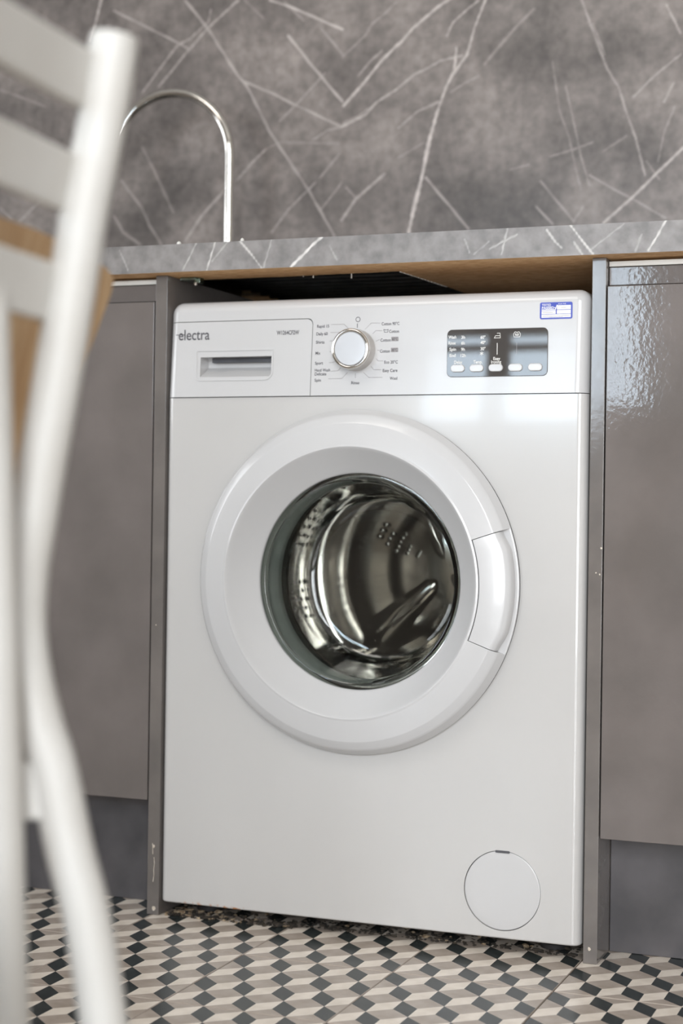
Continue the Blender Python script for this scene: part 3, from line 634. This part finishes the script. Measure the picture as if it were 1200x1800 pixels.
boolean(dr, dcut(.0009), 'INTERSECT')
# handle scoop: sloping floor, a dark block paints the shade of the slot at its top
PX0, PX1 = -.2465, -.1395
sc = bmesh.new()
pv = [(-.010, .7415), (-.0025, .7415), (.022, .7560), (.022, .7690), (-.010, .7690)]
L_ = [sc.verts.new((PX0, y, z)) for y, z in pv]; R_ = [sc.verts.new((PX1, y, z)) for y, z in pv]
sc.faces.new(L_); sc.faces.new(R_[::-1])
for k in range(5): sc.faces.new((L_[k], R_[k], R_[(k+1) % 5], L_[(k+1) % 5]))
bmesh.ops.recalc_face_normals(sc, faces=sc.faces)
boolean(dr, sc, 'DIFFERENCE')
dr.data.shade_smooth(); dr.data.set_sharp_from_angle(angle=math.radians(28)); weighted(dr)
box('grip_slot_shade', -.2345, -.1400, .012, .0221, .7622, .7689, M['shadow_slot'], dr)
add('handle_frame', frame_bm(rounded(-.2520, -.1352, .7362, .7782, (.006, .013, .003, .002)), rounded(-.2502, -.1370, .7380, .7766, (.005, .012, .002, .0015)), -.0034, -.0024), M['plastic'], dr)
YP = -.00275                                # print sits on the fascia skin
# words on the drawer
lg = text('electra', -.2790, .8000, YP, M['ink'], dr, width=.0475, size=.0205, bold=.0001)
lg['label'] = 'dark grey lower-case maker name'
lb = strip_bm([[(-.2825, .8001), (-.2690, .8001)]], YP, .0010); add('logo_dash', lb, M['ink'], dr)
text('W1264CF2W', -.1306, .7996, YP, M['ink'], dr, width=.0330, size=.0078, bold=.00022)
# dial
KX, KZ = -.0149, .7738
kd = add('dial', lathe_bm([(.0, -.0026), (.0272, -.0026), (.0275, -.004), (.0268, -.020), (.0250, -.0215), (0., -.0215)], KX, KZ, 64), M['knob_side'], wmch, 40)
add('chrome_ring', lathe_bm([(.0266, -.0205), (.0269, -.0222), (.0262, -.0243), (.0245, -.0252), (.0228, -.0245), (.0218, -.0228), (.0218, -.0208)], KX, KZ, 64), M['chrome'], kd, 60)
add('dial_cap', lathe_bm([(.0218, -.0200), (.0217, -.0236), (.0212, -.0240), (.012, -.0242), (0, -.0242)], KX, KZ, 64), M['dial_white'], kd, 50)
for s, x, z, w in [('Rapid 15', -0.0715, 0.8068, 0.0174),('Daily 60', -0.0724, 0.7967, 0.0163),('Shirts', -0.0729, 0.7856, 0.0124),('Mix', -0.0733, 0.7711, 0.0071),('Sport', -0.0738, 0.7578, 0.0117),('Hand Wash', -0.0741, 0.7484, 0.0223),('Delicate', -0.074, 0.7433, 0.0168),('Spin', -0.0741, 0.7351, 0.0092),('Rinse', -0.0212, 0.7309, 0.0115),('Cotton 90°C', 0.0209, 0.8077, 0.0248),('Cotton', 0.0316, 0.7976, 0.0137),('Cotton', 0.0195, 0.7863, 0.0143),('Cotton', 0.019, 0.7719, 0.0139),('Eco 20°C', 0.0253, 0.7574, 0.0189),('Easy Care', 0.0233, 0.7464, 0.0206),('Wool', 0.0332, 0.7361, 0.0106)]:
    text(s, x, z, YP, M['ink'], fa, width=w, size=.0056, bold=.00015)
for pl in [[(-0.051, 0.8087), (-0.0326, 0.8086), (-0.0263, 0.8028)], [(-0.0518, 0.798), (-0.0392, 0.7981)], [(-0.0527, 0.7868), (-0.0465, 0.7869)], [(-0.0525, 0.7726), (-0.0490, 0.7725)], [(-0.0532, 0.7581), (-0.0475, 0.7583), (-0.0434, 0.7605)], [(-0.05, 0.7467), (-0.0405, 0.7472), (-0.0368, 0.7509)], [(-0.054, 0.7367), (-0.0348, 0.7368), (-0.0268, 0.7445)], [(-0.0155, 0.7431), (-0.0154, 0.7374)], [(-0.0038, 0.7441), (0.0037, 0.7375), (0.0225, 0.7375)], [(0.0069, 0.7521), (0.0103, 0.7477), (0.021, 0.7475)], [(0.0141, 0.7619), (0.0165, 0.759), (0.0235, 0.759)], [(0.0155, 0.7731), (0.0182, 0.773)], [(0.0134, 0.7852), (0.018, 0.7871)], [(0.0085, 0.7951), (0.0128, 0.799), (0.0216, 0.7987)], [(-0.0024, 0.8012), (0.006, 0.8091), (0.0187, 0.8088)]]:
    add('pointer_line', strip_bm([pl], YP, .0006), M['line_ink'], fa)
add('pointer_line', strip_bm([[(-.0136, .8086), (-.0137, .8036)]], YP, .0009), M['ink'], fa)
bm = bmesh.new()                              # off ring, temperature boxes, tub sign
n = 28
def ring2(bm, x, z, r, w, y):
    A = [bm.verts.new((x+r*math.cos(2*PI*k/n), y, z+r*math.sin(2*PI*k/n))) for k in range(n)]; B = [bm.verts.new((x+(r-w)*math.cos(2*PI*k/n), y, z+(r-w)*math.sin(2*PI*k/n))) for k in range(n)]
    for k in range(n): bm.faces.new((A[k], A[(k+1) % n], B[(k+1) % n], B[k]))
ring2(bm, -.0128, .8144, .0034, .0008, YP)
add('off_mark', bm, M['ink'], fa)
for (x0, x1, z0, z1) in ((.0346, .0448, .7845, .7903), (.0343, .0445, .7702, .7760)):
    add('temperature_box', prism_bm(rounded(x0, x1, z0, z1, .0006, 2), YP, YP+.0002), M['line_ink'], fa)
    text('60°C' if z0 > .78 else '40°C', x0+.0014, (z0+z1)/2, YP-.0002, M['ink'], fa, width=.0076, size=.0052)
add('tub_sign', strip_bm([[(.0240, .8003), (.0248, .7966), (.0295, .7966), (.0302, .8003)], [(.0240, .7996), (.0256, .8000), (.0270, .7992), (.0286, .8000), (.0302, .7996)]], YP, .0006), M['ink'], fa)
# smoked display with buttons
dp = add('display', prism_bm(rounded(.1122, .2472, .7362, .7975, .0068, 6), -.0036, -.0020, .0006, 2), M['screen'], wmch, 20)
dp['label'] = 'dark glossy display window with white print and five buttons'
YD = -.00375
for s, x, z, w in [('Wash', 0.1142, 0.7879, 0.0107),('Rinse', 0.1144, 0.7802, 0.0097),('Spin', 0.1158, 0.7722, 0.009),('End', 0.116, 0.7643, 0.0083),('3h', 0.1317, 0.7875, 0.0052),('6h', 0.1318, 0.7798, 0.0049),('9h', 0.1316, 0.7719, 0.0052),('12h', 0.1311, 0.764, 0.0068),('60°', 0.1577, 0.7869, 0.0067),('40°', 0.1578, 0.78, 0.0067),('30°', 0.1579, 0.7721, 0.0067),('Delay', 0.1225, 0.7554, 0.011),('Temp.', 0.1486, 0.7553, 0.0119),('Easy', 0.1753, 0.7592, 0.0092),('Ironing', 0.1725, 0.7550, 0.0134)]:
    text(s, x, z, YD, M['white_ink'], dp, width=w, size=.0056, bold=.0002)
add('iron_sign', strip_bm([[(.1762, .7855), (.1842, .7855), (.1838, .7915), (.1800, .7915)], [(.1762, .7855), (.1778, .7884), (.1838, .7884)]], YD, .0007), M['white_ink'], dp)
add('load_sign', strip_bm([[(.2024, .7862), (.2104, .7862), (.2110, .7900), (.2092, .7926), (.2076, .7926), (.2064, .7914), (.2052, .7926), (.2036, .7926), (.2018, .7900), (.2024, .7862)], [(.2040, .7906), (.2046, .7882), (.2082, .7882), (.2088, .7906)], [(.2052, .7900), (.2058, .7888)], [(.2070, .7902), (.2074, .7888)]], YD, .0007), M['white_ink'], dp)
add('indicator_line', strip_bm([[(.1803, .7785), (.1803, .7645)]], YD, .0009), M['white_ink'], dp)
add('indicator_line', strip_bm([[(.2063, .7785), (.2063, .7648)]], YD, .0006), M['line_ink'], dp)
add('cold_sign', strip_bm([[(.1596+.0021*math.cos(a), .7660+.0021*math.sin(a)), (.1596-.0021*math.cos(a), .7660-.0021*math.sin(a))] for a in (.5, 1.55, 2.6)], YD, .0008), M['white_ink'], dp)
for x in (.1275, .1530, .1788, .2049, .2311):
    b = add('button', prism_bm(rounded(x-.0095, x+.0095, .7424, .7522, .0048, 8), -.0058, -.0030, .0014, 3), M['plastic'], dp, 50)
# (tilt of the whole control front is applied after it is complete)
# safety-test sticker
stk = add('test_sticker', prism_bm(rounded(.2360, .2784, .8078, .8290, .0022, 4), YP-.0002, YP+.0003), M['sticker_blue'], wmch)
stk['label'] = 'blue and white test sticker'
bm = bmesh.new()
for (x0, x1, z0, z1) in ((.2382, .2568, .8186, .8200), (.2582, .2764, .8196, .8250), (.2382, .2568, .8142, .8182), (.2582, .2764, .8142, .8190), (.2382, .2764, .8096, .8137)):
    bm.faces.new([bm.verts.new((x, YP-.0003, z)) for x, z in ((x0, z0), (x1, z0), (x1, z1), (x0, z1))])
add('sticker_field', bm, M['sticker_white'], stk)
YS = YP-.0004
text('TESTED', .2385, .8258, YS, M['sticker_white'], stk, width=.0120, size=.0040, bold=.00015)
text('PASSED', .2385, .8220, YS, M['sticker_white'], stk, width=.0160, size=.0044, bold=.0003)
text('DATE', .2600, .8266, YS, M['sticker_white'], stk, width=.0100, size=.0026)
add('tick_mark', strip_bm([[(.2556, .8222), (.2566, .8206), (.2584, .8252)]], YS, .0010), M['sticker_white'], stk)
add('sticker_print', strip_bm([[(.2394, .8116), (.2752, .8118)], [(.2480, .8104), (.2660, .8104)], [(.2394, .8160), (.2530, .8160)], [(.2640, .8222), (.2700, .8222)]], YS, .0004), M['line_ink'], stk)

# the control front leans back a little: shear the block and everything on it
def lean(o, along):
    me = o.data; n = len(me.vertices); co = np.empty(n*3, np.float32); me.vertices.foreach_get('co', co); co = co.reshape(-1, 3)
    d = np.maximum(co[:, 2]-.7145, 0)*.062
    if along: d = d*np.clip((.060-co[:, 1])/.055, 0, 1)
    else:
        co[:, 0] += (co[:, 0]-.785)/1.92*d; co[:, 2] += (co[:, 2]-.568)/1.92*d
    co[:, 1] += d
    me.vertices.foreach_set('co', co.ravel()); me.update()
for o in [fa, dr]: lean(o, True)
for r_ in (fa, dr, kd, dp, stk):
    if r_ not in (fa, dr): lean(r_, False)
    for c_ in r_.children: lean(c_, False)
# pump filter cap
cp = add('filter_cap', lathe_bm([(0, .0005), (.040, .0004), (.0490, .0006), (.0503, .0014), (.0506, .0030), (.0506, .0100)], CX, CZ, 96), M['plastic'], wmch, 40)
add('cap_tab', prism_bm(rounded(CX-.0095, CX+.0095, CZ+.0480, CZ+.0512, .0008, 2), -.0002, .006), M['shadow_slot'], cp)
# ---- door
dw = Matrix.Identity(4)
inner = [(.1440, .0140), (.1432, .0080), (.1440, .0060), (.1458, .0042), (.1600, -.0110), (.1730, -.0265), (.1755, -.0298), (.1775, -.0312), (.1797, -.0306), (.1800, -.0304), (.1800, .0140)]
ring = add('door_ring', lathe_bm(inner, DX, DZ, 160, closed=True), M['plastic'], wmch, 32)
A0, A1 = math.radians(-22.1), math.radians(18.9); GAP = .0046
outer_p = [(.1800, .0020), (.1800, -.0304), (.1850, -.0296), (.2070, -.0254), (.2092, -.0245), (.2172, -.0200), (.2196, -.0182), (.2208, -.0165), (.2266, -.0062), (.2270, -.0054), (.2266, -.0046), (.2120, -.0044), (.2080, .0020)]
add('outer_rim', lathe_bm(outer_p, DX, DZ, 150, A1+GAP, A0+2*PI-GAP, closed=True), M['plastic'], ring, 32)
add('rim_gap_shade', lathe_bm([(.2080, -.0002), (.2264, -.0002), (.2264, -.0040), (.2080, -.0040)], DX, DZ, 120, closed=True), M['seam'], ring, 32)  # dark ring put in to draw the shadow gap under the rim
low_p = [(.2080, -.0016), (.2080, -.0078), (.2235, -.0076), (.2262, -.0068), (.2270, -.0054), (.2266, -.0046), (.2120, -.0044)]
add('lower_rim', lathe_bm(low_p, DX, DZ, 30, A0-GAP, A1+GAP, closed=True), M['plastic'], ring, 32)
def hshape(r, y, a):
    t = min((a-A0), (A1-a))/math.radians(7.5); t = max(0., min(1., t)); t = t*t*(3-2*t)
    return r if r < .2 else .1985+(r-.1985)*(.78+.22*t)
hp = [(.1810, .0018), (.1810, -.0298), (.1816, -.0305), (.1850, -.0300), (.2110, -.0252), (.2180, -.0215), (.2205, -.0180), (.2216, -.0135), (.2220, -.0085), (.2100, -.0085), (.2080, .0018)]
hd = add('door_handle', lathe_bm(hp, DX, DZ, 40, A0, A1, closed=True, rfun=hshape), M['plastic'], wmch, 32)
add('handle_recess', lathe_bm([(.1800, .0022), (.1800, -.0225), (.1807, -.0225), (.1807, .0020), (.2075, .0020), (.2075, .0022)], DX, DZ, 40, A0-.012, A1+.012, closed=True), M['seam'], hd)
# glass bowl
gp = [(.1430, .0090), (.1380, .0080), (.1345, .0100), (.1320, .0160), (.1290, .0300), (.1195, .0720), (.1130, .0890), (.1060, .0955), (.0950, .0978), (.0500, .0995), (0, .1000),
      (0, .1045), (.0500, .1040), (.0960, .1025), (.1085, .1000), (.1165, .0925), (.1240, .0740), (.1335, .0320), (.1360, .0200), (.1395, .0150), (.1430, .0135)]
add('glass_bowl', lathe_bm(gp, DX, DZ, 128), M['glass'], wmch, 60)
# gasket
add('door_gasket', lathe_bm([(.2000, .024), (.1700, .0235), (.1560, .0240), (.1490, .0250), (.1450, .0290), (.1460, .0350), (.1520, .0400), (.1480, .0450), (.1400, .0500), (.1380, .0570), (.1410, .0660), (.1500, .0740), (.1580, .0800), (.1640, .0960)], DX, DZ, 96), M['rubber'], wmch, 60)
# drum
drp = [(.1480, .0960), (.1450, .0930), (.1440, .0960), (.1460, .1010), (.1700, .1040), (.2150, .1080), (.2270, .1130), (.2320, .1230), (.2320, .3800), (.2280, .3920), (.2180, .3980), (.1900, .4000), (.1700, .3960), (.1500, .3800), (.0900, .3720), (.0500, .3700), (0, .3690)]
dm = add('drum', lathe_bm(drp, DX, DZ, 96), M['steel'], wmch, 40)
for a in (math.radians(222), math.radians(342), math.radians(102)):
    bm = bmesh.new(); rows = []
    for (y, s) in ((.125, .3), (.15, 1.), (.35, 1.), (.376, .3)):
        row = []
        for k in range(9):
            u = (k-4)/4; h = .062*s*(1-abs(u)**1.6); aa = a+u*.17*(.6+.4*s)
            rr_ = .2315-h; row.append(bm.verts.new((DX+rr_*math.cos(aa), y, DZ+rr_*math.sin(aa))))
        rows.append(row)
    for A, B in zip(rows, rows[1:]):
        for k in range(8): bm.faces.new((A[k], A[k+1], B[k+1], B[k]))
    bm.faces.new(rows[0]); bm.faces.new(rows[-1][::-1]); bmesh.ops.recalc_face_normals(bm, faces=bm.faces)
    add('drum_paddle', bm, M['steel'], dm, 60)
for a in (math.radians(222), math.radians(342), math.radians(102)):
    bm = bmesh.new(); rows = []
    ca, sa = math.cos(a), math.sin(a)
    for (r, w, hgt) in ((.018, .006, .001), (.035, .016, .012), (.10, .024, .016), (.150, .030, .014), (.172, .030, .002)):
        row = []
        for k in range(9):
            u = (k-4)/4; yy = .3715-hgt*(1-u*u) if r < .14 else .378-hgt*(1-u*u)
            row.append(bm.verts.new((DX+r*ca-u*w*sa, yy+.0005, DZ+r*sa+u*w*ca)))
        rows.append(row)
    for A, B in zip(rows, rows[1:]):
        for k in range(8): bm.faces.new((A[k], A[k+1], B[k+1], B[k]))
    bmesh.ops.recalc_face_normals(bm, faces=bm.faces)
    add('drum_spoke', bm, M['steel'], dm, 60)
bm = bmesh.new()
def dot(bm, c, nrm, r):
    nrm = Vector(nrm).normalized(); u = nrm.cross(Vector((0, 1, .01))).normalized(); v = nrm.cross(u); c = Vector(c)
    lo = [bm.verts.new(c+(u*math.cos(k*PI/4)+v*math.sin(k*PI/4))*r) for k in range(8)]
    hi = [bm.verts.new(c+nrm*r*.45+(u*math.cos(k*PI/4)+v*math.sin(k*PI/4))*r*.55) for k in range(8)]
    for k in range(8): bm.faces.new((lo[k], lo[(k+1) % 8], hi[(k+1) % 8], hi[k]))
    f = bm.faces.new(hi); f.material_index = 1
for ca in (102+60, 222+60, 342+60, 102+30, 102+90, 222+30, 222+90, 342+30, 342+90):
    for i in range(-2, 3):
        for j in range(12):
            a = math.radians(ca+i*3.6); y = .145+j*.0185+(.009 if i % 2 else 0)
            dot(bm, (DX+.2316*math.cos(a), y, DZ+.2316*math.sin(a)), (-math.cos(a), 0, -math.sin(a)), .0042)
for ca in (150, 270, 30):
    for i in range(5):
        for j in range(-2, 3):
            if abs(j) > 2-abs(i-2)*.5: continue
            a = math.radians(ca)+j*.085+(.042 if i % 2 else 0); r = .055+i*.018
            dot(bm, (DX+r*math.cos(a), .3715-(0. if r < .09 else 0), DZ+r*math.sin(a)), (0, -1, 0), .0048)
bmesh.ops.recalc_face_normals(bm, faces=bm.faces)
o = add('perforation', bm, [M['steel'], M['steel_dark']], dm, 50); o['kind'] = 'stuff'

# ------------------------------------------------------------ grime, and dark bits standing in for shade, in the gap under the machine
bm = bmesh.new(); rd = np.random.RandomState(4); mi = []
for k in range(620):
    u = rd.rand()
    x = -.288+.575*(rd.rand()**2.2 if u < .75 else rd.rand()); y = .004+abs(rd.normal(0, .026))+(.0 if x < -.1 else .016); s = rd.uniform(.0008, .0030) if rd.rand() < .85 else rd.uniform(.003, .0055)
    q = bmesh.new(); bmesh.ops.create_icosphere(q, subdivisions=1, radius=s)
    for v in q.verts: v.co *= rd.uniform(.6, 1.3)
    bmesh.ops.scale(q, vec=(1.3, 1., .55), verts=q.verts)
    bmesh.ops.translate(q, vec=(x, y, s*.35), verts=q.verts); merge(bm, q, 0 if rd.rand() < (.45 if x < -.14 else .06) else 1)
o = add('debris_and_shade', bm, [M['crumb'], M['dirt_and_shade']]); o['kind'] = 'stuff'
tag(o, 'crumbs and grime, with dark bits added for shade, scattered in the gap under the washing machine', 'debris')

# ------------------------------------------------------------ folding chair in the left foreground
ch = thing('folding_chair', (.25, -1.25, 0), 'white-painted wooden ladder-back folding chair, blurred at the left edge', 'chair')
SD = Vector((.187, -.982, 0.)).normalized()         # across the back, towards the camera
post = [(0.2533, -1.0513, 0.8648), (0.2496, -1.0524, 0.8329), (0.2432, -1.0545, 0.7924), (0.2359, -1.057, 0.7514), (0.2306, -1.0587, 0.7109), (0.2237, -1.0609, 0.6627), (0.2167, -1.0632, 0.6167), (0.2117, -1.0649, 0.5834), (0.206, -1.0667, 0.5432), (0.2035, -1.0675, 0.524), (0.2022, -1.0678, 0.4908), (0.206, -1.0664, 0.4579), (0.2139, -1.0634, 0.4248), (0.2217, -1.0605, 0.3989), (0.2322, -1.0566, 0.3485), (0.2422, -1.0529, 0.3089), (0.2488, -1.0504, 0.2729), (0.2543, -1.0483, 0.2368), (0.2721, -1.0415, 0.12), (0.2903, -1.0346, 0.0005)]
CW = .40
def at_post(z):
    for a, b in zip(post, post[1:]):
        if b[2] <= z <= a[2]:
            t = (a[2]-z)/(a[2]-b[2]); return Vector(a).lerp(Vector(b), t)
for k in (0, 1):
    off = SD*CW*k
    P_ = spline([Vector(p)+off for p in post], 5)
    rad = [.0153]*len(P_); rad[0] = .0114; P_.insert(1, P_[0]+(P_[1]-P_[0])*.12); rad.insert(1, .0143)
    add('rear_post', tube_bm(P_, rad, 20), M['chair_paint'], ch, 50)
for z in (.8345, .7700, .7005):
    p = at_post(z)+Vector((-.012, -.002, 0)); ax = (at_post(z+.01)-at_post(z-.01)).normalized(); nrm = SD.cross(ax).normalized()
    bm = bmesh.new(); N = 12; rows = []
    for k in range(N+1):
        t = k/N; c = p+SD*(CW*t)+nrm*(.018*math.sin(PI*t))*(1 if nrm.x < 0 else -1); h = .0185; th = .006
        rows.append([bm.verts.new(c+ax*a*h+nrm*b*th) for a, b in ((-1, -1), (-1, 1), (1, 1), (1, -1))])
    for A, B in zip(rows, rows[1:]):
        for k in range(4): bm.faces.new((A[k], A[(k+1) % 4], B[(k+1) % 4], B[k]))
    bm.faces.new(rows[0]); bm.faces.new(rows[-1][::-1]); bmesh.ops.recalc_face_normals(bm, faces=bm.faces)
    bmesh.ops.bevel(bm, geom=[e for e in bm.edges if e.calc_face_angle(0) > 1.], offset=.003, segments=2, profile=.5, affect='EDGES')
    add('back_slat', bm, M['chair_paint'], ch, 50)
# its own white seat board hangs folded down between the posts
q0 = at_post(.34)+SD*.14; q1 = at_post(.08)+SD*.14
bm = bmesh.new(); rows = []
for p in (q0, q1): rows.append([bm.verts.new(p+SD*a+Vector((-.007*c, 0, 0))) for a, c in ((0, -1), (.2, -1), (.2, 1), (0, 1))])
for k in range(4): bm.faces.new((rows[0][k], rows[0][(k+1) % 4], rows[1][(k+1) % 4], rows[1][k]))
bm.faces.new(rows[0]); bm.faces.new(rows[1][::-1]); bmesh.ops.recalc_face_normals(bm, faces=bm.faces)
bmesh.ops.bevel(bm, geom=bm.edges[:], offset=.003, segments=2, profile=.5, affect='EDGES')
add('seat', bm, M['chair_paint'], ch, 50)
# straight front legs folded against the posts, joined by rails
for k in (0, 1):
    off = SD*CW*k*.94
    a, b = Vector((.2135, -1.1286, .7208))+off, Vector((.2085, -1.086, .2426))+off
    c = b+(b-a)*(.2421/.4844)
    P_ = [a, a+(b-a)*.02, b, c]
    add('front_leg', tube_bm(P_, [.011, .0132, .0132, .0130], 18), M['chair_paint'], ch, 50)
for k in (0, 1):
    off = SD*CW*k*.97
    a, b = Vector((.232, -1.057, .3855))+off, Vector((.172, -1.088, .3870))+off
    d = (b-a).normalized(); s = d.cross(Vector((0, 0, 1))).normalized()
    bm = bmesh.new(); rows = []
    for p in (a, b): rows.append([bm.verts.new(p+s*x+Vector((0, 0, z))) for x, z in ((-.009, -.0185), (.009, -.0185), (.009, .0185), (-.009, .0185))])
    for j in range(4): bm.faces.new((rows[0][j], rows[0][(j+1) % 4], rows[1][(j+1) % 4], rows[1][j]))
    bm.faces.new(rows[0]); bm.faces.new(rows[1][::-1]); bmesh.ops.recalc_face_normals(bm, faces=bm.faces)
    bmesh.ops.bevel(bm, geom=bm.edges[:], offset=.003, segments=2, profile=.5, affect='EDGES')
    add('side_rail', bm, M['chair_paint'], ch, 50)
a = Vector((.2085, -1.086, .16)); add('stretcher', tube_bm([a, a+SD*CW*.94], .009, 14), M['chair_paint'], ch, 50)

# ------------------------------------------------------------ tan plywood chair behind the white one
c2 = thing('plywood_chair', (-.05, -1.05, 0), 'tan plywood chair whose rounded back shows behind the white chair', 'chair')
T2 = Vector((.122, -.832, .7455)); N2 = Vector((-.982, -.187, 0)).normalized(); S2 = SD
L2 = Vector((0, 0, 1))-N2*math.tan(math.radians(12))
def half(z):                                  # half width of the back at height z below its shoulder
    for (za, wa), (zb, wb_) in zip(HW, HW[1:]):
        if zb <= z <= za: return wa+(wb_-wa)*(za-z)/(za-zb)
    return HW[-1][1]
HW = [(.0205, .085), (.0185, .120), (.0135, .160), (.0070, .188), (0., .200), (-.012, .200), (-.06, .189), (-.119, .178), (-.172, .172), (-.23, .166), (-.29, .164), (-.350, .164)]
bm = bmesh.new(); rows = []; NS = 14
for side in (0, 1):
    g = []
    for z, w in HW:
        row = []
        for k in range(NS+1):
            u = -1+2*k/NS; s = .20+u*w
            bow = .030*(1-u*u*(w/.2)**2)
            row.append(bm.verts.new(T2+S2*s+L2*z+N2*(bow+.011*side)))
        g.append(row)
    rows.append(g)
A_, B_ = rows
nz = len(HW)
for g in rows:
    for i in range(nz-1):
        for k in range(NS): bm.faces.new((g[i][k], g[i][k+1], g[i+1][k+1], g[i+1][k]))
for i in range(nz-1):
    bm.faces.new((A_[i][0], A_[i+1][0], B_[i+1][0], B_[i][0])); bm.faces.new((A_[i][NS], B_[i][NS], B_[i+1][NS], A_[i+1][NS]))
for k in range(NS):
    bm.faces.new((A_[0][k], A_[0][k+1], B_[0][k+1], B_[0][k])); bm.faces.new((A_[-1][k], B_[-1][k], B_[-1][k+1], A_[-1][k+1]))
bmesh.ops.recalc_face_normals(bm, faces=bm.faces)
add('backrest', bm, M['wood'], c2, 40)
S0 = T2+L2*-.345
def slab(name, s0, s1, n0, n1, z0, z1, bev):
    bm = bmesh.new(); V = [[bm.verts.new(Vector((S0.x, S0.y, 0))+S2*s+N2*n+Vector((0, 0, z))) for s, n in ((s0, n0), (s1, n0), (s1, n1), (s0, n1))] for z in (z0, z1)]
    for k in range(4): bm.faces.new((V[0][k], V[0][(k+1) % 4], V[1][(k+1) % 4], V[1][k]))
    bm.faces.new(V[0]); bm.faces.new(V[1][::-1]); bmesh.ops.recalc_face_normals(bm, faces=bm.faces)
    bmesh.ops.bevel(bm, geom=bm.edges[:], offset=bev, segments=3, profile=.5, affect='EDGES')
    return add(name, bm, M['wood'], c2, 40)
slab('seat', .030, .370, .018, .43, .382, .400, .006)
for s, n_ in ((.075, .05), (.325, .05), (.075, .39), (.325, .39)):
    p = Vector((S0.x, S0.y, 0))+S2*s+N2*n_
    add('leg', tube_bm([p+Vector((0, 0, .383)), p+Vector((0, 0, .37)), p+Vector((0, 0, .0005))], [.015, .015, .011], 16), M['wood'], c2, 50)

# ------------------------------------------------------------ ceiling lamp
cl = thing('ceiling_lamp', (-.55, -1.55, ZC), 'square white ceiling lamp above the room behind the camera', 'lamp')
box('lamp_body', -1.02, -.08, -2.02, -1.08, 2.41, ZC-.0005, M['white_frame'], cl, .004)
